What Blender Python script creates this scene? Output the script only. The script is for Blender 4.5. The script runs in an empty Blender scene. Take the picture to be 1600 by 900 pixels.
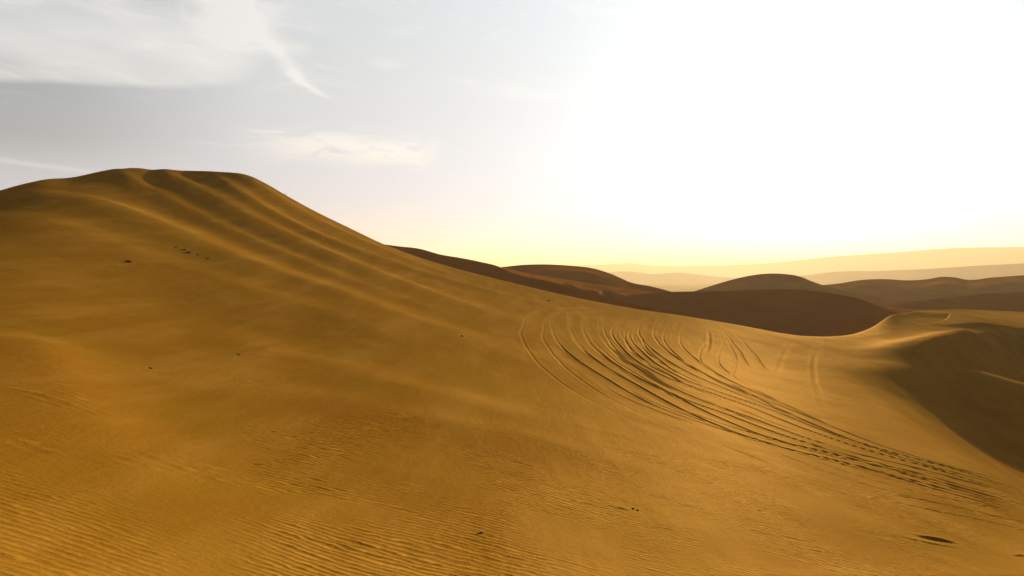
import bpy, bmesh, math, random
import numpy as np

# ------------------------------------------------------------------ camera, sky, sun, exposure
scene = bpy.context.scene
col = scene.collection
R = math.radians
F = 1244.0                       # focal length in pixels of a 1600 px wide picture
PITCH = R(1.15)
cam_d = bpy.data.cameras.new('camera')
cam_d.sensor_width = 36.0
cam_d.lens = 36.0 * F / 1600.0
cam_d.clip_start = 0.1
cam_d.clip_end = 60000
cam = bpy.data.objects.new('camera', cam_d)
col.objects.link(cam)
cam.location = (0, 0, 0)
cam.rotation_euler = (R(90) - PITCH, 0, 0)
scene.camera = cam

SUN_AZ, SUN_EL = R(19.5), R(9.3)
EXPOSURE = 0.9
scene.view_settings.view_transform = 'Standard'
scene.view_settings.look = 'None'
scene.view_settings.exposure = EXPOSURE
scene.view_settings.gamma = 1
scene.view_settings.use_curve_mapping = False
scene.render.engine = 'CYCLES'

sun_dir = (math.sin(SUN_AZ) * math.cos(SUN_EL), math.cos(SUN_AZ) * math.cos(SUN_EL), math.sin(SUN_EL))
sl = bpy.data.lights.new('sun', 'SUN')
sl.energy = 5.0
sl.angle = R(0.6)
sl.color = (1.0, 0.80, 0.52)
so = bpy.data.objects.new('sun', sl)
col.objects.link(so)
from mathutils import Vector
so.rotation_euler = Vector(sun_dir).to_track_quat('Z', 'Y').to_euler()


class NT:
    """tiny expression helper for node trees"""
    def __init__(s, tree):
        s.t = tree
        s.n = tree.nodes
        s.l = tree.links

    def put(s, sock, v):
        if isinstance(v, bpy.types.NodeSocket):
            s.l.new(v, sock)
        elif isinstance(v, (tuple, list)) and len(v) == 3 and len(sock.default_value) == 4:
            sock.default_value = (*v, 1)
        else:
            sock.default_value = v

    def m(s, op, a, b=None, c=None, clamp=False):
        n = s.n.new('ShaderNodeMath')
        n.operation = op
        n.use_clamp = clamp
        for i, v in enumerate((a, b, c)):
            if v is not None:
                s.put(n.inputs[i], v)
        return n.outputs[0]

    def add(s, a, b): return s.m('ADD', a, b)
    def sub(s, a, b): return s.m('SUBTRACT', a, b)
    def mul(s, a, b): return s.m('MULTIPLY', a, b)
    def pw(s, a, b): return s.m('POWER', a, b)

    def gauss(s, v, c, w):
        d = s.mul(s.sub(v, c), 1.0 / w)
        return s.m('EXPONENT', s.mul(s.mul(d, d), -1.0))

    def step(s, v, a, b, lo=0.0, hi=1.0):
        n = s.n.new('ShaderNodeMapRange')
        n.interpolation_type = 'SMOOTHSTEP'
        s.put(n.inputs['Value'], v)
        flip = isinstance(a, float) and isinstance(b, float) and a > b
        if flip:
            a, b, lo, hi = b, a, hi, lo
        s.put(n.inputs['From Min'], a); s.put(n.inputs['From Max'], b)
        s.put(n.inputs['To Min'], lo); s.put(n.inputs['To Max'], hi)
        return n.outputs['Result']

    def xyz(s, x, y, z):
        n = s.n.new('ShaderNodeCombineXYZ')
        for i, v in enumerate((x, y, z)):
            s.put(n.inputs[i], v)
        return n.outputs[0]

    def noise(s, vec, scale, detail=4, rough=0.5, dist=0.0, out='Fac'):
        n = s.n.new('ShaderNodeTexNoise')
        s.put(n.inputs['Vector'], vec)
        n.inputs['Scale'].default_value = scale
        n.inputs['Detail'].default_value = detail
        n.inputs['Roughness'].default_value = rough
        n.inputs['Distortion'].default_value = dist
        return n.outputs[out]

    def mix(s, f, a, b, mode='MIX'):
        n = s.n.new('ShaderNodeMix')
        n.data_type = 'RGBA'
        n.blend_type = mode
        s.put(n.inputs[0], f)
        s.put(n.inputs[6], a)
        s.put(n.inputs[7], b)
        return n.outputs[2]

    def attr(s, name):
        n = s.n.new('ShaderNodeAttribute')
        n.attribute_name = name
        return n.outputs['Fac']


def pix(px, py):
    """picture position (1600x900) -> azimuth, tangent of elevation"""
    X = np.asarray(px, float) - 800.0
    Z = 450.0 - np.asarray(py, float)
    yy = F * math.cos(PITCH) + Z * math.sin(PITCH)
    zz = -F * math.sin(PITCH) + Z * math.cos(PITCH)
    return np.arctan2(X, yy), zz / np.hypot(X, yy)


# world: Nishita sky under a thin veil of high cloud, with wisps drawn by direction
world = bpy.data.worlds.new('World')
scene.world = world
world.use_nodes = True
w = NT(world.node_tree)
w.n.clear()
sky = w.n.new('ShaderNodeTexSky')
sky.sky_type = 'NISHITA'
sky.sun_disc = False
sky.sun_elevation = SUN_EL
sky.sun_rotation = SUN_AZ
sky.altitude = 300
sky.air_density = 1.0
sky.dust_density = 1.5
sky.ozone_density = 1.0
tc = w.n.new('ShaderNodeTexCoord')
sep = w.n.new('ShaderNodeSeparateXYZ')
w.l.new(tc.outputs['Generated'], sep.inputs[0])
dx, dy, dz = sep.outputs
az = w.mul(w.m('ARCTAN2', dx, dy), 180 / math.pi)           # degrees, right positive
el = w.mul(w.m('ARCSINE', dz), 180 / math.pi)
# angle to the sun
dots = w.add(w.add(w.mul(dx, sun_dir[0]), w.mul(dy, sun_dir[1])), w.mul(dz, sun_dir[2]))
ang = w.mul(w.m('ARCCOSINE', w.m('MINIMUM', dots, 1.0)), 180 / math.pi)
glow = w.add(w.mul(w.m('EXPONENT', w.mul(ang, -1 / 5.0)), 6.0),
             w.mul(w.m('EXPONENT', w.mul(ang, -1 / 30.0)), 7.0))
BW = w.n.new('ShaderNodeRGBToBW')
w.l.new(sky.outputs[0], BW.inputs[0])
hsv = w.n.new('ShaderNodeHueSaturation')
hsv.inputs['Saturation'].default_value = 0.38
w.l.new(sky.outputs[0], hsv.inputs['Color'])
base = hsv.outputs[0]
dim = w.mul(w.step(el, 20.0, 42.0, 1.0, 0.12), w.step(ang, 56.0, 95.0, 1.0, 0.2))
veil_b = w.mul(w.add(4.0, glow), dim)
veil = w.n.new('ShaderNodeVectorMath'); veil.operation = 'SCALE'
w.l.new(w.xyz(w.step(el, 0.0, 14.0, 0.84, 0.92), 1.06, w.step(el, 0.0, 14.0, 1.44, 1.18)), veil.inputs[0])
w.l.new(veil_b, veil.inputs['Scale'])
upper = w.step(el, -2.0, 14.0)
skyc = w.mix(0.97, base, veil.outputs[0])
# --- clouds in (azimuth, elevation) degrees; a sheet, a hooked wisp and small streaks
v2 = w.xyz(w.mul(az, 0.055), w.mul(el, 0.22), 0.0)
v3 = w.xyz(w.mul(az, 0.16), w.mul(el, 0.5), 3.7)
n1 = w.noise(v2, 1.0, 7, 0.55, 0.6)
n2 = w.noise(v3, 1.0, 9, 0.62, 1.0)
warp = w.mul(w.sub(n2, 0.5), 3.0)
azw = w.add(az, warp)
elw = w.add(el, w.mul(w.sub(n1, 0.5), 1.6))
elb = w.sub(elw, w.mul(w.add(az, 18.0), 0.09))
sheet = w.mul(w.mul(w.step(elb, 12.35, 13.0), w.step(elb, 21.0, 13.6)), w.step(w.add(azw, w.mul(w.sub(el, 12.6), -0.8)), -17.5, -21.5))
fil = w.noise(w.xyz(w.add(w.mul(az, 0.10), w.mul(el, 0.05)), w.add(w.mul(el, 0.75), w.mul(az, 0.14)), 8.0), 1.0, 10, 0.62, 0.35)
sheet = w.mul(sheet, w.mul(w.step(n1, 0.15, 0.65, 0.6, 1.1), w.step(fil, 0.32, 0.66, 0.74, 1.12)))
sheet2 = w.mul(w.mul(w.step(elw, 14.5, 18.0), w.step(azw, -8.0, -18.0)), w.step(n2, 0.36, 0.66))
# hook: azimuth of the wisp as a function of elevation
t = w.m('MAXIMUM', w.sub(el, 11.9), 0.0)
hookc = w.add(-12.5, w.mul(w.pw(t, 0.62), -2.05))
hd = w.m('DIVIDE', w.sub(w.add(az, w.mul(w.sub(n2, 0.5), 1.8)), hookc), w.add(0.36, w.mul(t, 0.13)))
hook = w.mul(w.m('EXPONENT', w.mul(w.mul(hd, hd), -1.0)), w.mul(w.step(el, 11.7, 12.4), w.step(el, 19.5, 14.0)))
hook = w.mul(hook, w.step(n2, 0.3, 0.6, 0.5, 1.2))
hf = w.m('DIVIDE', w.sub(az, w.sub(hookc, 2.0)), 2.3)
fluff = w.mul(w.m('EXPONENT', w.mul(w.mul(hf, hf), -1.0)), w.mul(w.step(el, 12.6, 15.0), w.step(n2, 0.36, 0.62)))
hook = w.mul(w.add(hook, w.mul(fluff, 0.5)), w.step(fil, 0.30, 0.60, 0.62, 1.15))
# lens-shaped wisp over the dune shoulder
c_el = w.add(8.55, w.mul(w.add(az, 10.5), -0.02))
lens = w.mul(w.gauss(elw, c_el, 1.0), w.mul(w.step(azw, -20.5, -12.5), w.step(azw, -4.0, -7.5)))
lens = w.mul(lens, w.step(w.noise(w.xyz(w.mul(az, 0.33), w.add(w.mul(el, 1.5), w.mul(az, 0.10)), 1.0), 1.0, 12, 0.68, 0.8), 0.34, 0.56))
s1 = w.mul(w.gauss(el, w.add(8.62, w.mul(w.add(az, 23.0), -0.03)), 0.12), w.mul(w.step(az, -23.5, -21.0), w.step(az, -17.0, -18.5)))
s1 = w.mul(s1, w.step(n2, 0.35, 0.6))
s2 = w.mul(w.gauss(el, w.add(6.75, w.mul(w.add(azw, 32.7), -0.09)), 0.15), w.mul(w.step(az, -36.0, -32.5), w.step(az, -23.0, -30.0)))
s3 = w.mul(w.gauss(el, 9.55, 0.10), w.mul(w.step(az, -19.0, -17.6), w.step(az, -15.6, -16.4)))
s4 = w.mul(w.gauss(elw, 15.2, 0.35), w.mul(w.step(az, -17.5, -16.0), w.step(az, -13.6, -15.0)))
s3 = w.add(s3, w.mul(s4, 0.9))
gen = w.mul(w.mul(w.step(n2, 0.42, 0.75), w.step(fil, 0.40, 0.68)), w.mul(w.step(el, 7.0, 16.0), 0.75))
# darker grey band under the sheet
band = w.mul(w.mul(w.step(elw, 5.0, 9.0), w.step(elw, 14.0, 12.0)), w.step(az, -16.0, -33.0))
skyc = w.mix(w.mul(band, 0.72), skyc, (2.3, 3.1, 3.8))
topd = w.mul(w.step(elw, 15.0, 19.5), w.step(az, -14.0, -24.0))
skyc = w.mix(w.mul(topd, 0.5), skyc, (3.1, 2.9, 2.9))
tot = w.m('MINIMUM', w.add(w.add(w.mul(sheet, 0.75), w.mul(sheet2, 0.35)), w.add(w.add(hook, w.mul(lens, 1.2)), w.add(w.add(w.mul(s1, 0.6), w.mul(s2, 0.5)), w.add(w.mul(s3, 0.5), gen)))), 1.0)
cl = w.n.new('ShaderNodeVectorMath'); cl.operation = 'SCALE'
cl.inputs[0].default_value = (0.955, 0.995, 1.02)
w.l.new(w.mul(w.add(6.3, glow), dim), cl.inputs['Scale'])
skyc = w.mix(w.mul(tot, 0.92), skyc, cl.outputs[0])
bg = w.n.new('ShaderNodeBackground')
w.l.new(skyc, bg.inputs['Color'])
bg.inputs['Strength'].default_value = 0.055
wo = w.n.new('ShaderNodeOutputWorld')
w.l.new(bg.outputs[0], wo.inputs['Surface'])

# ------------------------------------------------------------------ numeric helpers
rng = np.random.default_rng(7)
random.seed(7)


def spline(x, xp, fp, axis_ext=True):
    """natural-ish cubic (monotone limited Hermite) through (xp, fp)"""
    xp = np.asarray(xp, float); fp = np.asarray(fp, float)
    h = np.diff(xp); d = np.diff(fp) / h
    mm = np.zeros_like(fp)
    mm[0], mm[-1] = d[0], d[-1]
    for i in range(1, len(xp) - 1):
        if d[i - 1] * d[i] <= 0:
            mm[i] = 0
        else:
            w1, w2 = 2 * h[i] + h[i - 1], h[i] + 2 * h[i - 1]
            mm[i] = (w1 + w2) / (w1 / d[i - 1] + w2 / d[i])
    x = np.asarray(x, float)
    k = np.clip(np.searchsorted(xp, x) - 1, 0, len(xp) - 2)
    t = (x - xp[k]) / h[k]
    tc = np.clip(t, 0, 1)
    h00 = 2 * tc**3 - 3 * tc**2 + 1; h10 = tc**3 - 2 * tc**2 + tc
    h01 = -2 * tc**3 + 3 * tc**2; h11 = tc**3 - tc**2
    y = h00 * fp[k] + h10 * h[k] * mm[k] + h01 * fp[k + 1] + h11 * h[k] * mm[k + 1]
    y = y + np.where(t < 0, t * h[k] * mm[0], 0) + np.where(t > 1, (t - 1) * h[k] * mm[-1], 0)
    return y


def catmull(x, xp, fp):
    """smooth (C1) interpolation, not monotone limited"""
    xp = np.asarray(xp, float); fp = np.asarray(fp, float)
    h = np.diff(xp)
    mm = np.gradient(fp, xp, axis=0)
    x = np.asarray(x, float)
    k = np.clip(np.searchsorted(xp, x) - 1, 0, len(xp) - 2)
    t = np.clip((x - xp[k]) / h[k], 0, 1)
    sh = (slice(None),) + (None,) * (fp.ndim - 1)
    tt = t[sh]; hh = h[k][sh]
    return ((2 * tt**3 - 3 * tt**2 + 1) * fp[k] + (tt**3 - 2 * tt**2 + tt) * hh * mm[k]
            + (-2 * tt**3 + 3 * tt**2) * fp[k + 1] + (tt**3 - tt**2) * hh * mm[k + 1])


_tab = rng.random((256, 256))


def vnoise(x, y, o=0):
    """smooth value noise 0..1"""
    x = x + 31.7 * o; y = y + 17.3 * o
    xi = np.floor(x).astype(np.int64); yi = np.floor(y).astype(np.int64)
    fx = x - xi; fy = y - yi
    fx = fx * fx * fx * (fx * (fx * 6 - 15) + 10); fy = fy * fy * fy * (fy * (fy * 6 - 15) + 10)
    a = _tab[xi & 255, yi & 255]; b = _tab[(xi + 1) & 255, yi & 255]
    c = _tab[xi & 255, (yi + 1) & 255]; d = _tab[(xi + 1) & 255, (yi + 1) & 255]
    return (a * (1 - fx) + b * fx) * (1 - fy) + (c * (1 - fx) + d * fx) * fy


def fbm(x, y, o=0, n=4):
    s = 0; a = 0.5
    for i in range(n):
        s = s + a * (vnoise(x * 2**i, y * 2**i, o + i) - 0.5); a *= 0.5
    return s


def sstep(v, a, b):
    t = np.clip((v - a) / (b - a), 0, 1)
    return t * t * (3 - 2 * t)


def grid_mesh(name, X, Y, Z, mat, attrs=None, flip=False):
    nr, nc = X.shape
    me = bpy.data.meshes.new(name)
    co = np.stack([X, Y, Z], -1).astype(np.float32).reshape(-1)
    idx = np.arange(nr * nc).reshape(nr, nc)
    a, b, c, d = idx[:-1, :-1], idx[:-1, 1:], idx[1:, 1:], idx[1:, :-1]
    q = np.stack([a, b, c, d] if not flip else [a, d, c, b], -1).reshape(-1).astype(np.int32)
    nq = len(q) // 4
    me.vertices.add(nr * nc); me.vertices.foreach_set('co', co)
    me.loops.add(len(q)); me.loops.foreach_set('vertex_index', q)
    me.polygons.add(nq)
    me.polygons.foreach_set('loop_start', np.arange(0, len(q), 4, dtype=np.int32))
    me.polygons.foreach_set('use_smooth', np.ones(nq, dtype=bool))
    me.update(calc_edges=True)
    for k, v in (attrs or {}).items():
        at = me.attributes.new(k, 'FLOAT', 'POINT')
        at.data.foreach_set('value', v.astype(np.float32).reshape(-1))
    me.materials.append(mat)
    o = bpy.data.objects.new(name, me)
    col.objects.link(o)
    return o


# ------------------------------------------------------------------ the great foreground dune
CREST = [(-700, 420), (-400, 370), (-200, 335), (0, 296), (40, 284.5), (70, 278), (110, 275), (150, 269), (185, 265.5), (205, 264.5), (222, 266),
         (238, 269), (262, 266.5), (290, 268), (318, 269.5), (350, 268), (378, 269), (393, 273), (415, 284), (447, 303),
         (490, 327), (540, 351.5), (600, 380), (650, 399), (694, 413), (737, 425), (800, 441), (866, 457), (944, 473),
         (1006, 484), (1060, 491), (1100, 497.5), (1178, 511), (1220, 519), (1255, 523.5), (1285, 524.5), (1319, 522.5), (1345, 517),
         (1366, 508), (1380, 498), (1392, 490.5), (1412, 487.5), (1475, 483), (1540, 484), (1600, 486.5), (1800, 492), (2200, 500)]
COLS = {
    -700: [(900, 6), (800, 8.5), (700, 12), (600, 18), (500, 29), (420, 50)],
    -200: [(900, 6.2), (800, 8.9), (700, 12.8), (600, 19), (500, 30), (420, 44), (335, 75)],
    0: [(900, 6.5), (800, 9.5), (700, 14), (600, 21), (500, 33), (400, 54), (340, 75), (296, 100)],
    200: [(900, 7), (800, 10.3), (700, 15.5), (600, 23), (500, 37), (400, 63), (320, 95), (265, 125)],
    400: [(900, 7.6), (800, 11.3), (700, 17), (600, 26), (500, 43), (400, 76), (330, 108), (274, 135)],
    600: [(900, 8.4), (800, 12.5), (700, 19), (600, 30), (500, 52), (440, 80), (379, 128)],
    800: [(900, 9.3), (800, 14), (700, 22), (600, 36), (530, 56), (480, 83), (440, 122)],
    1000: [(900, 10.8), (800, 16.5), (700, 27), (600, 47), (540, 73), (505, 96), (483, 116)],
    1200: [(900, 12.8), (800, 20), (700, 34), (620, 58), (560, 90), (515, 116)],
    1300: [(900, 14), (800, 22.5), (700, 39), (620, 68), (560, 100), (524, 124)],
    1400: [(900, 15.5), (800, 25.5), (700, 46), (620, 78), (560, 106), (489, 162)],
    1500: [(900, 17), (800, 29), (725, 46), (650, 72), (560, 110), (510, 145), (484, 180)],
    1600: [(900, 19), (800, 34), (765, 43), (650, 76), (560, 118), (500, 165), (486, 200)],
    2200: [(900, 24), (800, 42), (700, 70), (600, 110), (500, 240)],
}
U = np.linspace(0, 1, 61)        # 0 at the crest, 1 at picture row 900
NEAR = {900: 1.18, 800: 1.08, 700: 1.02}                # flatter ground close to the viewer
COLS = {k_: [(a, b * NEAR.get(a, 1.0)) for a, b in v_] for k_, v_ in COLS.items()}
cpx = np.array(sorted(COLS))
lnD = []
for p in cpx:
    lst = sorted(COLS[p])
    pys = np.array([a for a, b in lst], float); ds = np.log([b for a, b in lst])
    lnD.append(spline(pys[0] + U * (900 - pys[0]), pys, ds))
lnD = np.array(lnD)
caz, _ = pix(cpx, np.full(len(cpx), 450))


_x = np.arange(-700, 2200, 10.0)
_c = np.array(CREST, float)
_y = catmull(_x, _c[:, 0], _c[:, 1])
_k = np.exp(-(np.arange(-30, 31) / 9.0)**2); _k /= _k.sum()
SMX, SMY = _x, np.convolve(np.pad(_y, 30, mode='edge'), _k, 'valid')
# the table itself, resampled densely in azimuth and smoothed
_ta = np.linspace(caz[0], caz[-1], 700)
_T = catmull(_ta, caz, lnD)
_k = np.exp(-(np.arange(-60, 61) / 24.0)**2); _k /= _k.sum()
lnDs = np.stack([np.convolve(np.pad(_T[:, i], 60, mode='reflect', reflect_type='odd'), _k, 'valid') for i in range(_T.shape[1])], 1)


def col_tables(azs):
    """for azimuths: ln r at the U levels, E at the crest and at row 900"""
    T = catmull(azs, _ta, lnDs)
    cp = np.array(CREST, float)
    px = 800 + F * np.tan(azs) / math.cos(PITCH)     # good to a fraction of a pixel
    cy = catmull(px, cp[:, 0], cp[:, 1])
    _, Ec = pix(px, cy)
    _, Eb = pix(px, np.full_like(px, 900.0))
    wt = 0.0 * px
    sm = catmull(px, SMX, SMY)
    cys = sm * (1 - wt) + cy * wt
    return T, Ec, Eb, px, (cy, cys)


def rows(cy, cys, u):
    return cys + u * (900 - cys) + (cy - cys) * (1 - u)**30


def base_height(azs, r1d):
    """smooth height z on the polar grid (rows r, columns az)"""
    T, Ec, Eb, px, cy = col_tables(azs)
    lr = np.log(r1d)
    Z = np.empty((len(r1d), len(azs)))
    RC = np.exp(T[:, 0])
    for j in range(len(azs)):
        row = T[j][::-1]                               # increasing ln r
        pyr = rows(cy[0][j], cy[1][j], U)[::-1]
        _, E = pix(np.full(61, px[j]), pyr)
        z = E * np.exp(row)
        # towards the viewer's feet the ground keeps its gentle slope
        zz = spline(lr, row, z)
        near = lr < row[0]
        s0 = (z[3] - z[0]) / (np.exp(row[3]) - np.exp(row[0]))
        zz = np.where(near, z[0] + (r1d - np.exp(row[0])) * s0 * 0.6, zz)
        # lee side beyond the crest
        over = r1d - RC[j]
        lee = z[-1] - 0.50 * over
        zz = np.where(over > 0, lee, zz)
        Z[:, j] = np.maximum(zz, -60)
    return Z, RC


NA, NR = 1300, 1400
azs = np.concatenate([np.linspace(R(-52), R(-35.2), 90)[:-1], np.linspace(R(-35), R(35), NA), np.linspace(R(35.2), R(48), 60)])
r1 = np.exp(np.linspace(math.log(1.2), math.log(330.0), NR))
Zb, RC = base_height(azs, r1)
# slight smoothing of the polyline joints across azimuth and over the crest
def blur(Z, n, axis):
    k = np.hanning(n + 2)[1:-1]; k /= k.sum()
    pad = [(0, 0), (0, 0)]; pad[axis] = (n // 2, n // 2)
    P = np.pad(Z, pad, mode='edge')
    out = np.zeros_like(Z)
    for i in range(n):
        sl_ = [slice(None), slice(None)]; sl_[axis] = slice(i, i + Z.shape[axis])
        out += k[i] * P[tuple(sl_)]
    return out
Zb = blur(Zb, 9, 0)
Zb = blur(Zb, 7, 1)
A2, R2 = np.meshgrid(azs, r1)
X2 = R2 * np.sin(A2); Y2 = R2 * np.cos(A2)
LR0 = math.log(1.2); dLR = (math.log(330.0) - LR0) / (NR - 1)

Tf, Ecf, Ebf, pxf, cyf = col_tables(azs)


def ground(px, py):
    """picture position -> world x, y, z on the foreground dune (front face)"""
    a, E = pix(px, py)
    T, Ec, Eb, p_, cy = col_tables(np.atleast_1d(a))
    u = np.interp(py, rows(cy[0][0], cy[1][0], U), U)
    r = math.exp(np.interp(u, U, T[0]))
    return r * math.sin(a), r * math.cos(a), E * r


def path(pts, step=0.12):
    """picture polyline -> dense world polyline"""
    pts = np.array(pts, float)
    s = np.concatenate([[0], np.cumsum(np.hypot(*np.diff(pts, axis=0).T))])
    n = max(8, int(s[-1] / 6))
    ss = np.linspace(0, s[-1], n)
    P = catmull(ss, s, pts)
    W = np.array([ground(a, b)[:2] for a, b in P])
    L = np.concatenate([[0], np.cumsum(np.hypot(*np.diff(W, axis=0).T))])
    m_ = max(12, int(L[-1] / step))
    q = np.linspace(0, L[-1], m_)
    P2 = catmull(q, L, W)
    kk = max(3, int(min(1.6, L[-1] / 12) / step) | 1)
    kn = np.hanning(kk + 2)[1:-1]; kn /= kn.sum()
    P2 = np.stack([np.convolve(np.pad(P2[:, i], kk // 2, mode='reflect', reflect_type='odd'), kn, 'valid') for i in (0, 1)], -1)
    return P2, q / L[-1]


def dist_field(W, tpar, reach):
    """signed distance (left of travel positive) and parameter along the path, near the path only"""
    D = np.full(X2.shape, 1e9, dtype=np.float32); S = np.zeros(X2.shape, dtype=np.float32); LT = np.full(X2.shape, 1e9, dtype=np.float32)
    a = np.arctan2(W[:, 0], W[:, 1]); r = np.hypot(W[:, 0], W[:, 1])
    seg = np.gradient(W, axis=0); seg /= np.hypot(seg[:, 0], seg[:, 1])[:, None] + 1e-9
    dpar = 1.0 / np.hypot(*np.diff(W, axis=0).T).sum()
    for k in range(len(W)):
        i0 = int((math.log(max(1.3, r[k] - reach)) - LR0) / dLR); i1 = int((math.log(r[k] + reach) - LR0) / dLR) + 2
        da = reach / r[k]
        j0 = np.searchsorted(azs, a[k] - da); j1 = np.searchsorted(azs, a[k] + da) + 1
        i0 = max(i0, 0); i1 = min(i1, NR); j1 = min(j1, len(azs))
        if i1 <= i0 or j1 <= j0:
            continue
        xs = X2[i0:i1, j0:j1] - W[k, 0]; ys = Y2[i0:i1, j0:j1] - W[k, 1]
        dd = xs * xs + ys * ys
        cur = D[i0:i1, j0:j1]
        mk = dd < cur * cur
        lat = -seg[k, 1] * xs + seg[k, 0] * ys
        sg = np.where(lat >= 0, 1, -1)
        cur[mk] = np.sqrt(dd[mk])
        al = (seg[k, 0] * xs + seg[k, 1] * ys) * dpar
        S_ = S[i0:i1, j0:j1]; S_[mk] = ((np.clip(tpar[k] + al, 0, 1) + 1) * sg)[mk]
        L_ = LT[i0:i1, j0:j1]; L_[mk] = np.abs(lat[mk]) if 0 < k < len(W) - 1 else np.sqrt(dd[mk])
    side = np.sign(S); par = np.abs(S) - 1
    return np.where(D > 1e8, D, LT), side, par


Z2 = Zb.copy()
# --- the long flutes that run down the dune
FLUTES = [
    # points, half width m, height m, asymmetry
    ([(244, 271), (300, 298), (360, 328), (440, 368), (540, 412), (660, 456), (780, 498), (900, 540)], 2.8, 0.62),
    ([(318, 271), (375, 305), (450, 348), (560, 394), (700, 438), (830, 470), (960, 500)], 2.2, 0.50),
    ([(70, 292), (150, 320), (240, 355), (320, 392), (420, 432), (540, 474), (680, 520), (800, 560), (950, 620)], 3.6, 0.70),
    ([(0, 330), (120, 372), (250, 420), (400, 470), (560, 520), (740, 580), (880, 630)], 3.6, 0.34),
    ([(395, 285), (460, 325), (560, 374), (660, 414), (760, 444)], 2.0, 0.25),
    ([(178, 268), (250, 308), (330, 348), (430, 394), (540, 438), (660, 480), (780, 524)], 1.6, 0.24),
    ([(0, 512), (38, 540), (66, 590), (90, 660), (150, 730), (230, 800), (300, 880)], 1.3, 0.24),
    ([(420, 600), (560, 640), (700, 668), (860, 700), (1000, 745), (1150, 790)], 1.6, 0.10),
    ([(300, 530), (450, 560), (600, 600), (760, 640), (900, 670), (1100, 700)], 2.0, 0.13),
]
for pts, hw, hh in FLUTES:
    W, q = path(pts, 0.5)
    hw *= 1.5; hh *= 1.0
    D, side, par = dist_field(W, q, hw * 3.2)
    wd = np.where(side > 0, hw * 0.75, hw * 1.35)       # the sunward flank is the short one
    ends = sstep(par, 0.0, 0.18) * sstep(par, 1.0, 0.55)
    if pts[0][1] < 290:
        ends = sstep(par, -0.25, 0.12) * sstep(par, 1.0, 0.5)
    Z2 += hh * np.exp(-(D / wd)**2) * ends * (D < hw * 3.1)
# --- bowl in shadow on the right
RIM = [(1650, 41), (1600, 43.5), (1550, 47), (1500, 51), (1455, 57), (1415, 66), (1392, 74), (1378, 82), (1385, 90), (1411, 98),
       (1443, 106), (1478, 118), (1508, 130), (1543, 141), (1600, 148), (1700, 150), (1900, 140), (2100, 90), (1900, 45)]
RW = []
for p, r in RIM:
    a, _ = pix(p, 500); RW.append((r * math.sin(a), r * math.cos(a)))
RW = np.array(RW + [RW[0]])
tt = np.linspace(0, len(RW) - 1, 260)
RW = catmull(tt, np.arange(len(RW)), RW)
sel = (X2 > 20) & (Y2 > 20) & (R2 < 190)
xs, ys = X2[sel], Y2[sel]
inside = np.zeros(xs.shape, bool); dmin = np.full(xs.shape, 1e9)
for k in range(len(RW) - 1):
    ax, ay = RW[k]; bx, by = RW[k + 1]
    cond = ((ay > ys) != (by > ys)) & (xs < (bx - ax) * (ys - ay) / (by - ay + 1e-12) + ax)
    inside ^= cond
    ex, ey = bx - ax, by - ay
    tq = np.clip(((xs - ax) * ex + (ys - ay) * ey) / (ex * ex + ey * ey + 1e-12), 0, 1)
    dmin = np.minimum(dmin, np.hypot(xs - ax - tq * ex, ys - ay - tq * ey))
sd = np.where(inside, dmin, -dmin)
px_s = 800 + F * xs / ys
soft = 0.4 + 1.6 * np.exp(-((np.hypot(xs, ys) - 87) / 11)**2) * sstep(px_s, 1500, 1400)      # the left end of the rim is rounded
drop = soft * np.log1p(np.exp(np.clip(sd / soft, -40, 40)))
drop = 13.0 * (1 - np.exp(-drop * 0.55 / 13.0))
rs_ = np.hypot(xs, ys)
hz = -11.2 - (px_s - 1488) * 0.0055 - 6.0 * sstep(px_s, 1500, 1440)
hr = 110 - (px_s - 1488) * 0.075
hq = rs_ - hr
hump = hz - np.where(hq < 0, 0.42, 0.30) * (np.sqrt(hq * hq + 4.0) - 2.0) + 0.5 * fbm(xs / 9, ys / 9, 31, 2)
Zs = Z2[sel] - drop
hk = 0.5
hm = 0.5 * (Zs + hump + np.sqrt((Zs - hump)**2 + hk * hk))
Zs = Zs + (hm - Zs) * sstep(sd, 1.0, 5.0)
Z2[sel] = Zs
W, q = path([(1412, 569), (1430, 556), (1446, 547), (1475, 539), (1510, 531), (1550, 523)], 0.5)
D, side, par = dist_field(W, q, 16)
Z2 += 1.4 * np.exp(-(D / np.where(side > 0, 5.0, 2.0))**2) * sstep(par, 0, 0.35) * sstep(par, 1, .8)
# second little crest behind, where sand streams off
W, q = path([(1440, 497), (1475, 494), (1510, 499), (1540, 513)], 0.5)
D, side, par = dist_field(W, q, 12)
Z2 += 0.6 * np.exp(-(D / 4.5)**2) * sstep(par, 0, .4) * sstep(par, 1, .9)

# --- broad unevenness and small lumps
Z2 += 0.9 * fbm(X2 / 26, Y2 / 26, 1, 3) * sstep(R2, 10, 60) * (0.28 + 0.3 * sstep(A2, 0.1, 0.4))
Z2 += 0.10 * fbm(X2 / 3.2, Y2 / 3.2, 4, 3) * sstep(R2, 3, 20) * 0.6

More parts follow.
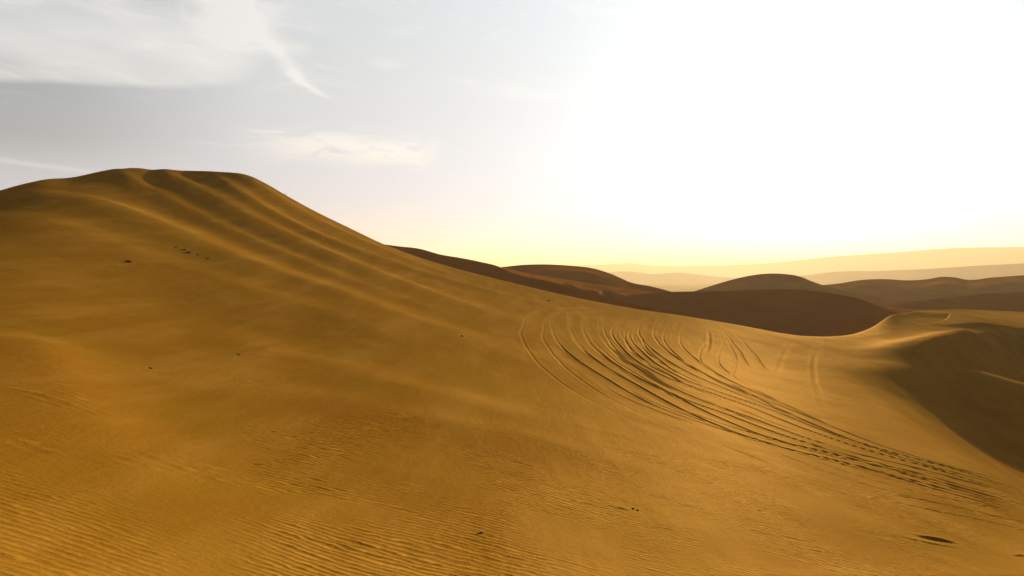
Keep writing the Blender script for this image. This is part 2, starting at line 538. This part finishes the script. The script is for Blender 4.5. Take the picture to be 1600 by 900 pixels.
# --- wheel ruts
SC = np.zeros_like(Z2)
def rut(pts, width=0.17, depth=0.09, broken=0.0, gauge=None, seed=0, fade=(0.16, 0.25)):
    global Z2
    W, q = path(pts, 0.12)
    offs = [0.0] if gauge is None else [-gauge / 2, gauge / 2]
    seg = np.gradient(W, axis=0); seg /= np.hypot(seg[:, 0], seg[:, 1])[:, None] + 1e-9
    for o_ in offs:
        Wo = W + o_ * np.stack([-seg[:, 1], seg[:, 0]], -1)
        L = np.arange(len(Wo)) * 0.12
        Wo = Wo + 0.10 * np.stack([-seg[:, 1], seg[:, 0]], -1) * (fbm(L / 6, L * 0 + seed, seed, 2) * 3)[:, None]
        D, side, par = dist_field(Wo, q, width * 4)
        mk = D < width * 3.9
        e = sstep(par, 0, fade[0]) * sstep(par, 1.0, 1 - fade[1]) * (0.10 + 0.90 * sstep(par, 0.2, 0.58))
        if broken:
            Lt = len(W) * 0.12
            nn = vnoise(par * Lt / 8 + seed * 3.1, par * 0 + seed, 3) * 0.6 + 0.4 * vnoise(par * Lt / 2.6 + seed, par * 0 + seed, 5)
            e = e * (1 - broken + broken * 1.3 * sstep(nn, 0.42, 0.62))
        prof = -depth * np.exp(-(D / width)**4) + 0.42 * depth * np.exp(-((D - 1.8 * width) / (0.7 * width))**2)
        Z2 += np.where(mk, prof * e, 0)
        SC[mk] = np.maximum(SC[mk], (np.exp(-((D - 1.5 * width) / (1.5 * width))**2) * (0.35 + 0.65 * vnoise(par * 24, par * 0 + seed, 6)) * sstep(par, 0, .08) * (1 - 0.75 * sstep(par, .3, .7)))[mk])


TRACKS = [
    # (points, width, depth, broken, gauge)
    ([(868, 482), (838, 500), (832, 525), (850, 560), (890, 595), (950, 630), (1030, 668), (1120, 705)], .16, .06, .3, 1.7),
    ([(880, 488), (876, 510), (890, 540), (925, 570), (975, 600), (1040, 635), (1120, 665), (1220, 695), (1340, 725), (1480, 765), (1620, 805)], .17, .10, .5, 1.7),
    ([(900, 486), (905, 515), (930, 550), (980, 585), (1040, 620), (1110, 655), (1200, 690), (1300, 715), (1420, 745), (1620, 800)], .16, .10, .6, 1.7),
    ([(925, 492), (925, 520), (960, 560), (1010, 592), (1080, 625), (1150, 650), (1230, 680), (1330, 710), (1450, 740), (1620, 785)], .17, .13, .5, 1.6),
    ([(950, 492), (960, 525), (985, 555), (1030, 585), (1100, 620), (1180, 655), (1260, 685), (1350, 712)], .16, .12, .7, 1.7),
    ([(990, 495), (970, 520), (990, 550), (1040, 585), (1110, 612), (1190, 640), (1270, 672), (1370, 705), (1480, 735), (1620, 778)], .17, .14, .4, 1.7),
    ([(1020, 492), (1010, 520), (1040, 555), (1090, 585), (1150, 612), (1220, 640), (1300, 672), (1380, 702), (1470, 730), (1620, 768)], .18, .16, .35, 1.6),
    ([(1060, 500), (1050, 530), (1075, 560), (1125, 592), (1190, 622), (1250, 650), (1320, 680), (1400, 708), (1520, 745)], .16, .11, .6, 1.7),
    ([(1105, 503), (1118, 530), (1108, 560), (1140, 592), (1190, 620), (1260, 655), (1330, 686)], .15, .08, .5, 1.7),
    ([(1112, 503), (1140, 522), (1165, 550), (1190, 585)], .2, .09, .5, 1.6),
    ([(1125, 506), (1135, 530), (1150, 560), (1145, 590), (1170, 612)], .2, .08, .5, None),
    ([(1106, 505), (1108, 530), (1104, 555)], .3, .08, .6, None),
    ([(1260, 528), (1248, 560), (1242, 600)], .35, .02, .2, 3.2),
    ([(1284, 530), (1272, 565), (1278, 610), (1290, 650)], .35, .02, .2, None),
    ([(1150, 655), (1230, 682), (1330, 712), (1440, 745), (1560, 778), (1640, 800)], .14, .12, .6, None),
    ([(1060, 640), (1130, 668), (1210, 700), (1300, 735), (1400, 765), (1500, 790), (1640, 820)], .13, .08, .6, 1.7),
    ([(1180, 720), (1280, 752), (1380, 775), (1500, 800), (1640, 835)], .11, .05, .6, 1.6),
    ([(900, 600), (980, 640), (1060, 672), (1140, 700), (1230, 735), (1330, 765)], .10, .035, .7, None),
    ([(880, 486), (940, 484), (1000, 494), (1060, 502)], .3, .06, .3, 2.0),
    ([(900, 492), (960, 498), (1020, 500), (1080, 512)], .3, .05, .4, 2.2),
    ([(940, 500), (975, 520), (1000, 550), (1050, 580)], .16, .07, .6, 1.5),
    ([(1000, 500), (990, 530), (1020, 565), (1080, 600), (1160, 636)], .15, .09, .7, 1.7),
    ([(910, 500), (915, 530), (945, 560), (1000, 600), (1070, 634), (1150, 668)], .14, .08, .7, None),
]
for k, (pts, wd, dp, br, gg) in enumerate(TRACKS):
    rut(pts, wd * 0.62, dp * 0.62, min(0.45 if pts[-1][0] > 1590 else 0.7, br + 0.05), gg, seed=k + 1, fade=(0.16, 0.04 if pts[-1][0] > 1590 else 0.25))
# fainter, older tracks between the clear ones
prs = [(1, 2), (2, 3), (3, 4), (4, 5), (5, 6), (6, 7), (7, 8), (3, 5), (2, 4), (5, 6), (15, 14), (0, 1)]
for k, (i0_, i1_) in enumerate(prs):
    A_, B_ = np.array(TRACKS[i0_][0], float), np.array(TRACKS[i1_][0], float)
    n_ = 9
    ra = catmull(np.linspace(0, len(A_) - 1, n_), np.arange(len(A_)), A_); rb = catmull(np.linspace(0, len(B_) - 1, n_), np.arange(len(B_)), B_)
    t_ = random.uniform(0.3, 0.7)
    pt = ra * (1 - t_) + rb * t_
    a_ = random.choice([0, 1, 1, 2]); b_ = random.choice([6, 7, 9])
    rut([tuple(v) for v in pt[a_:b_]], 0.085, 0.04, 0.8, random.choice([None, 1.6]), seed=40 + k)
# torn sand edges at lower right
def scarp(pts, w_, h_):
    global Z2
    W, q = path(pts, 0.05)
    D, side, par = dist_field(W, q, w_ * 5)
    mk = D < w_ * 4.8
    e = sstep(par, 0, 0.45) * sstep(par, 1, 0.6)
    s_ = D * side
    Z2 += np.where(mk, e * h_ * (np.exp(-(np.maximum(s_, 0) / (w_ * 2.2))**2) * (s_ > -0.02) - 0.9 * np.exp(-((s_ + w_ * .8) / w_)**2) * (s_ <= -0.02)), 0)
scarp([(1415, 832), (1432, 838), (1450, 842), (1475, 846), (1505, 852)], 0.09, 0.055)
scarp([(1380, 833), (1410, 840), (1450, 850), (1480, 855), (1512, 861)], 0.05, 0.025)
scarp([(1575, 866), (1590, 869), (1620, 873)], 0.07, 0.04)
scarp([(940, 790), (970, 795), (990, 800)], 0.04, 0.02)

# --- masks and ripple phases used by the sand material
PXG = 800 + F * np.tan(A2)
E2 = Z2 / R2
PYG = 450 + F * (-E2 * np.sqrt(1 + ((PXG - 800) / F)**2)) - 25
mA = sstep(PXG - (PYG - 640) * -0.2, 330, 520) * sstep(PYG + (PXG - 800) * -0.10, 640, 720) * sstep(R2, 75, 22)
mB = sstep(PYG - (PXG * 0.36), 690, 790) * sstep(PXG, 330, 200)
W1 = (fbm(X2 / 9, Y2 / 9, 9, 3), fbm(X2 / 2.2, Y2 / 2.2, 12, 2))
def img_dir(p0, p1):
    a = np.array(ground(*p0)[:2]); b = np.array(ground(*p1)[:2])
    d = b - a; d /= np.hypot(*d)
    return np.array([-d[1], d[0]])
nA = img_dir((650, 800), (850, 850)); nB = img_dir((60, 820), (200, 865))
phA = (X2 * nA[0] + Y2 * nA[1]) / 0.17 + W1[0] * 9 + W1[1] * 2.2
phB = (X2 * nB[0] + Y2 * nB[1]) / 0.15 + W1[0] * 9 + W1[1] * 1.2


def sand_material():
    m = bpy.data.materials.new('sand')
    m.use_nodes = True
    s = NT(m.node_tree)
    s.n.clear()
    geo = s.n.new('ShaderNodeNewGeometry')
    pos = geo.outputs['Position']
    big = s.noise(pos, 0.05, 5, 0.55)
    st = s.n.new('ShaderNodeMapping')
    st.inputs['Rotation'].default_value = (0, 0, R(20))
    st.inputs['Scale'].default_value = (0.9, 0.16, 1.0)
    s.l.new(pos, st.inputs[0])
    streak = s.noise(st.outputs[0], 0.55, 6, 0.6)
    grain = s.noise(pos, 7.0, 6, 0.75)
    c = s.mix(s.step(big, 0.35, 0.65), (0.285, 0.132, 0.009), (0.33, 0.16, 0.013))
    c = s.mix(s.mul(s.step(streak, 0.40, 0.70), 0.45), c, (0.46, 0.245, 0.040))
    c = s.mix(s.mul(s.step(grain, 0.45, 0.75), 0.22), c, (0.20, 0.085, 0.006))
    hue = s.noise(pos, 0.16, 4, 0.6)
    c = s.mix(s.mul(s.step(hue, 0.52, 0.70), 0.45), c, (0.315, 0.125, 0.011))
    c = s.mix(s.mul(s.step(hue, 0.48, 0.32), 0.45), c, (0.285, 0.152, 0.008))
    c = s.mix(s.mul(s.attr('scuff'), 0.55), c, (0.50, 0.27, 0.045))
    pb = s.n.new('ShaderNodeBsdfPrincipled')
    s.l.new(c, pb.inputs['Base Color'])
    pb.inputs['Roughness'].default_value = 0.9
    pb.inputs['Specular IOR Level'].default_value = 0.0
    # ripples
    pa, pbm = s.attr('ripple_a'), s.attr('ripple_b')
    ma, mb = s.attr('mask_a'), s.attr('mask_b')
    fine = s.noise(pos, 2.6, 3, 0.5)
    patch = s.noise(pos, 0.35, 3, 0.55)
    def rip(ph, amp):
        x = s.mul(s.add(ph, s.mul(s.sub(fine, 0.5), 1.5)), 2 * math.pi)
        y = s.m('SINE', x)
        y2 = s.m('SINE', s.add(s.mul(x, 2.0), 0.9))
        return s.mul(s.add(y, s.mul(y2, 0.22)), amp)
    ha = s.mul(s.mul(rip(pa, 0.0055), ma), s.step(patch, 0.34, 0.60))
    hb = s.mul(rip(pbm, 0.0029), mb)
    g2 = s.noise(pos, 22.0, 4, 0.7)
    h = s.add(s.add(ha, hb), s.add(s.mul(s.sub(g2, 0.5), 0.006), s.mul(s.sub(grain, 0.5), 0.018)))
    h = s.add(h, s.add(s.mul(rip(s.mul(pa, 0.45), 0.0035), s.step(patch, 0.52, 0.66)), s.mul(s.sub(streak, 0.5), 0.06)))
    bp = s.n.new('ShaderNodeBump')
    bp.inputs['Distance'].default_value = 1.0
    bp.inputs['Strength'].default_value = 1.0
    s.l.new(h, bp.inputs['Height'])
    s.l.new(bp.outputs[0], pb.inputs['Normal'])
    out = s.n.new('ShaderNodeOutputMaterial')
    # quartz grains throw low sun forward: a weak warm lobe at grazing angles
    gl = s.n.new('ShaderNodeBsdfGlossy')
    gl.inputs['Color'].default_value = (0.80, 0.50, 0.17, 1)
    gl.inputs['Roughness'].default_value = 0.62
    s.l.new(bp.outputs[0], gl.inputs['Normal'])
    lw = s.n.new('ShaderNodeLayerWeight')
    lw.inputs['Blend'].default_value = 0.5
    fac = s.mul(s.pw(lw.outputs['Facing'], 4.0), 0.07)
    mx = s.n.new('ShaderNodeMixShader')
    s.l.new(fac, mx.inputs[0]); s.l.new(pb.outputs[0], mx.inputs[1]); s.l.new(gl.outputs[0], mx.inputs[2])
    s.l.new(mx.outputs[0], out.inputs['Surface'])
    return m


SAND = sand_material()


def structure(o, label=None):
    o['kind'] = 'structure'
    if label:
        o['label'] = label
    return o


structure(grid_mesh('sand_dune', X2, Y2, Z2, SAND,
                    {'scuff': SC, 'ripple_a': phA, 'ripple_b': phB, 'mask_a': mA, 'mask_b': mB}, flip=True))


# ------------------------------------------------------------------ dunes beyond the crest
def sand_far(name, c1, c2, scale):
    m = bpy.data.materials.new(name)
    m.use_nodes = True
    s = NT(m.node_tree)
    pb = m.node_tree.nodes['Principled BSDF']
    geo = s.n.new('ShaderNodeNewGeometry')
    a = s.noise(geo.outputs['Position'], scale, 5, 0.6)
    mp = s.n.new('ShaderNodeMapping')
    mp.inputs['Scale'].default_value = (1.0, 0.25, 3.0)
    mp.inputs['Rotation'].default_value = (0, 0, 0.5)
    s.l.new(geo.outputs['Position'], mp.inputs[0])
    b_ = s.noise(mp.outputs[0], scale * 5, 6, 0.65)
    cc = s.mix(s.step(a, 0.35, 0.65), c1, c2)
    s.l.new(s.mix(s.mul(s.step(b_, 0.42, 0.7), 0.35), cc, tuple(v * 1.35 for v in c2)), pb.inputs['Base Color'])
    bp = s.n.new('ShaderNodeBump')
    bp.inputs['Distance'].default_value = 0.02 / scale
    bp.inputs['Strength'].default_value = 0.6
    s.l.new(b_, bp.inputs['Height']); s.l.new(bp.outputs[0], pb.inputs['Normal'])
    pb.inputs['Roughness'].default_value = 0.9
    pb.inputs['Specular IOR Level'].default_value = 0.0
    return m


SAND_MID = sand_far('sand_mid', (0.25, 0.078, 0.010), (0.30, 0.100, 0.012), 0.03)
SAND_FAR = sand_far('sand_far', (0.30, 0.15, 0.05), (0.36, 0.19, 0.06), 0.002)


def ridge(name, pts, sf, sb, reach_f, reach_b, label, floor=-60, mat=None, wob=0.03, rnd=0.02, na=260, nr=130, seed=0, shelf=None):
    """dune with a crest given by picture position and range; sf / sb = slopes toward and away from the viewer"""
    p = np.array(pts, float)
    pxs = np.linspace(p[0, 0], p[-1, 0], na)
    py = catmull(pxs, p[:, 0], p[:, 1]); rc = catmull(pxs, p[:, 0], p[:, 2])
    a, E = pix(pxs, py)
    zc = E * rc
    s = np.concatenate([-reach_f * np.linspace(1, 0, nr)**2, (reach_b * np.linspace(0, 1, nr // 2)**2)[1:]])
    S, A = np.meshgrid(s, a, indexing='ij')
    rr = rc[None, :] + S
    x = rr * np.sin(A); y = rr * np.cos(A)
    k = rnd * rc.mean() * 0.25
    dn = np.where(S < 0, sf, sb) * (np.sqrt(S * S + k * k) - k)
    if shelf:
        wdt = shelf[0] * (0.35 + 1.3 * vnoise(A * 60 + S * 0.02, S * 0.05, seed + 3))
        wdt = wdt * sstep(A, a[0], a[0] + 0.15 * (a[-1] - a[0])) + 0.3
        ab = np.maximum(-S, 0)
        ex = ab - wdt
        dn = np.where(S < 0, shelf[1] * np.minimum(ab, wdt) + sf * 0.5 * (ex + np.sqrt(ex * ex + 2.0)) - sf * 0.5 * (-wdt + np.sqrt(wdt * wdt + 2.0)), dn)
    z = zc[None, :] - dn
    # concave foot
    ft = np.where(S < 0, reach_f, reach_b)
    q = rc.mean()
    z = z + wob * q * fbm(x / (q * .16), y / (q * .16), seed, 3) * sstep(np.abs(S), 0, 0.25 * ft)
    z = np.maximum(z, floor + 0.5 * fbm(x / 40, y / 40, 2, 2))
    return structure(grid_mesh(name, x, y, z, mat or SAND_MID, flip=True), label)


# dark dune running down from behind the great crest
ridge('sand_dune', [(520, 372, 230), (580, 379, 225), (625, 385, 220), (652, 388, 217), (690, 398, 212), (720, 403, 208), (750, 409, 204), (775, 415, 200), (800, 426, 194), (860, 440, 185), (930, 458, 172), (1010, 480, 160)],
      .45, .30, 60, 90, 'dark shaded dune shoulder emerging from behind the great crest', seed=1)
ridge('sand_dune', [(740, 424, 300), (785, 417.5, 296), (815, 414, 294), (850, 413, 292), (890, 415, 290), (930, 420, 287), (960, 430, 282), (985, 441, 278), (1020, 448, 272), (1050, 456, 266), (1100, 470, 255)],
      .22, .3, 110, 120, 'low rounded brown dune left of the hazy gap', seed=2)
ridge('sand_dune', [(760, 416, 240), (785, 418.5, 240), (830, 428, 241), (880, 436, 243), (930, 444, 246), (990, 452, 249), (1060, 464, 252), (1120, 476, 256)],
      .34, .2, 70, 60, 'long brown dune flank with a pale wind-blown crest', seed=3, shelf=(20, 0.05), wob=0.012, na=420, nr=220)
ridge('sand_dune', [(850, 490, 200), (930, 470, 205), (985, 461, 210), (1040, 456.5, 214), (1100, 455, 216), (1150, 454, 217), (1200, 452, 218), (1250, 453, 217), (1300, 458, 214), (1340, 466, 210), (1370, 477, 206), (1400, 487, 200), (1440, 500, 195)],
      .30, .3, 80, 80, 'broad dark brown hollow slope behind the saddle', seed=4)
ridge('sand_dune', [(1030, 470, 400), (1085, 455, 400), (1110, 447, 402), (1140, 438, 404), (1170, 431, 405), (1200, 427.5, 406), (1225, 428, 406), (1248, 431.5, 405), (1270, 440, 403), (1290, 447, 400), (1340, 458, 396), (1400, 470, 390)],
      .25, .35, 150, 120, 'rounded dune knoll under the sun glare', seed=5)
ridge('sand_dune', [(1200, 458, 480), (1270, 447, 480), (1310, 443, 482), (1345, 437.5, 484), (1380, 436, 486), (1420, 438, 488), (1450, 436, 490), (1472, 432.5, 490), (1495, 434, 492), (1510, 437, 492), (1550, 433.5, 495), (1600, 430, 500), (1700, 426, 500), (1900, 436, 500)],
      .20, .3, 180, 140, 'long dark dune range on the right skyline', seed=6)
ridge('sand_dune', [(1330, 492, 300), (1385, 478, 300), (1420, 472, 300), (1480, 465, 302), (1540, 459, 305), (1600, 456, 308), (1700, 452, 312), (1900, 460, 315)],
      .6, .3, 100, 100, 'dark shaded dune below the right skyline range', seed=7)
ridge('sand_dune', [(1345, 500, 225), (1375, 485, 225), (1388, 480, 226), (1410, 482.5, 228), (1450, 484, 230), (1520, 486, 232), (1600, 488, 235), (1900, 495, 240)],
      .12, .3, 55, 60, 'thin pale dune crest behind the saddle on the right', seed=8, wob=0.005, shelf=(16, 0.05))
# hazy ranges
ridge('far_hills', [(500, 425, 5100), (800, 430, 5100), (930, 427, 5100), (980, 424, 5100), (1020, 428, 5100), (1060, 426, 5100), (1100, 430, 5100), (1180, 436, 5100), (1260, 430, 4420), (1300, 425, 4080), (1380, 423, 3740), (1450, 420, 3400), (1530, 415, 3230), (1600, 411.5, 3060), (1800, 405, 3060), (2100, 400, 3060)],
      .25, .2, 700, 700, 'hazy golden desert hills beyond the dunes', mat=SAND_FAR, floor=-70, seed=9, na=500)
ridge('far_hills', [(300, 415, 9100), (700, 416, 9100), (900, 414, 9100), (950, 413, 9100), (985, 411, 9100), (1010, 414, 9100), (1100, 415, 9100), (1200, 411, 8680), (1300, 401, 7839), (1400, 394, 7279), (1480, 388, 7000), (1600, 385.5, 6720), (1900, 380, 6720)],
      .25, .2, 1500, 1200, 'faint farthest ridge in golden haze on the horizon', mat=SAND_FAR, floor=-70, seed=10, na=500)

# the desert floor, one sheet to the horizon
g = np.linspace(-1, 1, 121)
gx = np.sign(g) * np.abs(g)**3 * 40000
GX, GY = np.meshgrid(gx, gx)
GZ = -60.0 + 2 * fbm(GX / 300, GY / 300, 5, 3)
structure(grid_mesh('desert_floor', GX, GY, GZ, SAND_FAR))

# ------------------------------------------------------------------ small things lying on the sand
def surf(px, py):
    x, y, z = ground(px, py)
    a = math.atan2(x, y); r = math.hypot(x, y)
    fi = (math.log(r) - LR0) / dLR
    i = int(fi); j = int(np.searchsorted(azs, a)) - 1
    u = fi - i; v = (a - azs[j]) / (azs[j + 1] - azs[j])
    z = (Z2[i, j] * (1 - u) + Z2[i + 1, j] * u) * (1 - v) + (Z2[i, j + 1] * (1 - u) + Z2[i + 1, j + 1] * u) * v
    return Vector((x, y, float(z)))


def plain_mat(name, c1, c2, scale, rough=0.8):
    m = bpy.data.materials.new(name)
    m.use_nodes = True
    s = NT(m.node_tree)
    pb = m.node_tree.nodes['Principled BSDF']
    t_ = s.n.new('ShaderNodeTexCoord')
    a = s.noise(t_.outputs['Object'], scale, 5, 0.6)
    s.l.new(s.mix(s.step(a, 0.35, 0.65), c1, c2), pb.inputs['Base Color'])
    pb.inputs['Roughness'].default_value = rough
    return m


ROCK_AND_SHADE = plain_mat('dark_rock_and_shade', (0.035, 0.025, 0.018), (0.09, 0.06, 0.04), 9)  # real dark stones, and the lumps standing in for shaded footprints
PALE = plain_mat('pale_rock', (0.62, 0.56, 0.48), (0.45, 0.36, 0.27), 12)
WOOD = plain_mat('dry_wood', (0.05, 0.03, 0.02), (0.12, 0.075, 0.045), 14)


def tag(o, label, cat, group=None):
    o['label'] = label; o['category'] = cat
    if group:
        o['group'] = group
    return o


def stone(px, py, L, Wd, H, mat, label, seed, rot=0.0, name='stone', group=None, sink=0.3):
    bm = bmesh.new()
    bmesh.ops.create_icosphere(bm, subdivisions=3, radius=1.0)
    rs = np.random.default_rng(seed)
    ns = rs.normal(size=(9, 3)); ns /= np.linalg.norm(ns, axis=1)[:, None]
    cut = rs.uniform(0.55, 0.9, 9)
    for v in bm.verts:
        p = np.array(v.co)
        for n_, c_ in zip(ns, cut):                       # chip flat facets off the ball
            d = p @ n_
            if d > c_:
                p = p - n_ * (d - c_) * 0.9
        p = p * (1 + 0.05 * math.sin(7 * p[0] + seed) * math.cos(6 * p[1] - seed))
        v.co = (p[0] * L / 2, p[1] * Wd / 2, p[2] * H / 2)
    me = bpy.data.meshes.new(name); bm.to_mesh(me); bm.free()
    me.materials.append(mat)
    o = bpy.data.objects.new(name, me); col.objects.link(o)
    p = surf(px, py)
    o.location = p + Vector((0, 0, H * (0.5 - sink)))
    o.rotation_euler = (0.1, 0.08, rot)
    return tag(o, label, 'stone', group)


def twig(px, py, L, rad, rot, label, seed, name='twig', cat='twig', tilt=0.03, group=None):
    """a bent tapering stick with side shoots, one mesh"""
    rs = random.Random(seed)
    bm = bmesh.new()
    def limb(p, d, ln, r, n=7):
        rings = []
        for i in range(n + 1):
            t_ = i / n
            rr = r * (1 - 0.75 * t_)
            up = Vector((0, 0, 1)); sd_ = d.cross(up).normalized(); u2 = sd_.cross(d).normalized()
            rings.append([bm.verts.new(p + sd_ * rr * math.cos(k * math.tau / 6) + u2 * rr * math.sin(k * math.tau / 6)) for k in range(6)])
            d = (d + Vector((rs.uniform(-.16, .16), rs.uniform(-.16, .16), rs.uniform(-.09, .07)))).normalized()
            p = p + d * ln / n
        for a, b in zip(rings, rings[1:]):
            for k in range(6):
                bm.faces.new((a[k], a[(k + 1) % 6], b[(k + 1) % 6], b[k]))
        bm.faces.new(rings[0][::-1]); bm.faces.new(rings[-1])
    limb(Vector((-L / 2, 0, rad)), Vector((1, 0, tilt)).normalized(), L, rad)
    for k in range(3):
        x = rs.uniform(-.3, .3) * L
        limb(Vector((x, 0, rad)), Vector((0.8, rs.choice([-1, 1]) * rs.uniform(.3, .8), 0.25)).normalized(), L * rs.uniform(.15, .3), rad * 0.6, 4)
    me = bpy.data.meshes.new(name); bm.to_mesh(me); bm.free()
    me.materials.append(WOOD)
    o = bpy.data.objects.new(name, me); col.objects.link(o)
    o.location = surf(px, py)
    o.rotation_euler = (0, 0, rot)
    return tag(o, label, cat, group)


stone(752, 833, .085, .05, .055, PALE, 'small pale stone casting a dark shadow on the rippled foreground sand', 3, .5)
stone(747, 834, .04, .035, .03, ROCK_AND_SHADE, 'tiny dark stone touching the left side of the pale foreground stone', 4, .2)
stone(989, 795.5, .07, .05, .04, ROCK_AND_SHADE, 'left one of the dark pebble pair right of bottom centre', 5, .3)
stone(996, 798, .06, .05, .045, ROCK_AND_SHADE, 'right one of the dark pebble pair right of bottom centre', 6, 1.1)
stone(201, 416.5, 0.42, .3, .16, ROCK_AND_SHADE, 'lone dark stone on the upper left slope, left of the dark footprint-shade stand-ins', 7, .2)
for k, (x, y, l, lab) in enumerate([  # dark lumps added in place of the shade inside footprint hollows
        (275, 397, .30, 'uppermost flat dark stand-in for footprint shade of the row on the left slope'),
        (288, 401, .50, 'large dark stand-in for footprint shade near the top of the row on the left slope'),
        (295, 405, .62, 'largest dark stand-in for footprint shade in the middle of the row on the left slope'),
        (300, 403, .24, 'small dark stand-in for footprint shade just above the largest one on the left slope'),
        (309, 409, .36, 'dark stand-in for footprint shade below and right of the largest one on the left slope'),
        (324, 415.5, .46, 'lowest dark stand-in for footprint shade of the row on the left slope')]):
    stone(x, y, l, l * .42, l * .26, ROCK_AND_SHADE, lab, 20 + k, -.55, group='dark footprint-shade stand-ins on the left slope', sink=.4)
stone(857, 470, .34, .25, .2, ROCK_AND_SHADE, 'dark stone high on the slope just above the curved wheel tracks', 9)
stone(722, 532, .16, .12, .1, ROCK_AND_SHADE, 'tiny dark stone on the mid slope left of the wheel tracks', 10)
stone(373, 557, .20, .06, .05, ROCK_AND_SHADE, 'thin dark stone sliver alone on the plain middle slope', 11, -.3)
stone(235, 576, .16, .05, .04, ROCK_AND_SHADE, 'thin dark stone sliver on the smooth sand at left', 12, -.3)
twig(402, 727, .30, .006, -.35, 'long thin dry twig lying on sand left of the ripples', 1)
twig(425, 676, .22, .006, -.25, 'short dry twig with a pale stone at its right end', 2)
stone(435.5, 677.5, .035, .03, .025, PALE, 'pale pebble at the right end of the short dry twig', 13)
twig(447, 304.5, .42, .05, 1.2, 'dry stub sticking up from the right shoulder of the great dune', 5, name='dry_stub', cat='stub', tilt=1.1)

# ------------------------------------------------------------------ haze
def haze_box(x0, x1, y0, y1, z0, z1, dens):
    me = bpy.data.meshes.new('haze')
    v = [(x, y, z) for x in (x0, x1) for y in (y0, y1) for z in (z0, z1)]
    f = [(0, 1, 3, 2), (4, 6, 7, 5), (0, 4, 5, 1), (2, 3, 7, 6), (0, 2, 6, 4), (1, 5, 7, 3)]
    me.from_pydata(v, [], f); me.update()
    m = bpy.data.materials.new('haze')
    m.use_nodes = True
    t_ = m.node_tree
    t_.nodes.clear()
    pv = t_.nodes.new('ShaderNodeVolumePrincipled')
    pv.inputs['Color'].default_value = (0.87, 0.71, 0.47, 1)
    pv.inputs['Density'].default_value = dens
    pv.inputs['Anisotropy'].default_value = 0.35
    o_ = t_.nodes.new('ShaderNodeOutputMaterial')
    t_.links.new(pv.outputs[0], o_.inputs['Volume'])
    me.materials.append(m)
    o = bpy.data.objects.new('haze', me)
    col.objects.link(o)
    o['kind'] = 'stuff'
    o['label'] = 'golden dusty haze lying over the desert'
    o['category'] = 'haze'
    return o


haze_box(-41000, 41000, -41000, 41000, -64, 250, 1.6e-4)
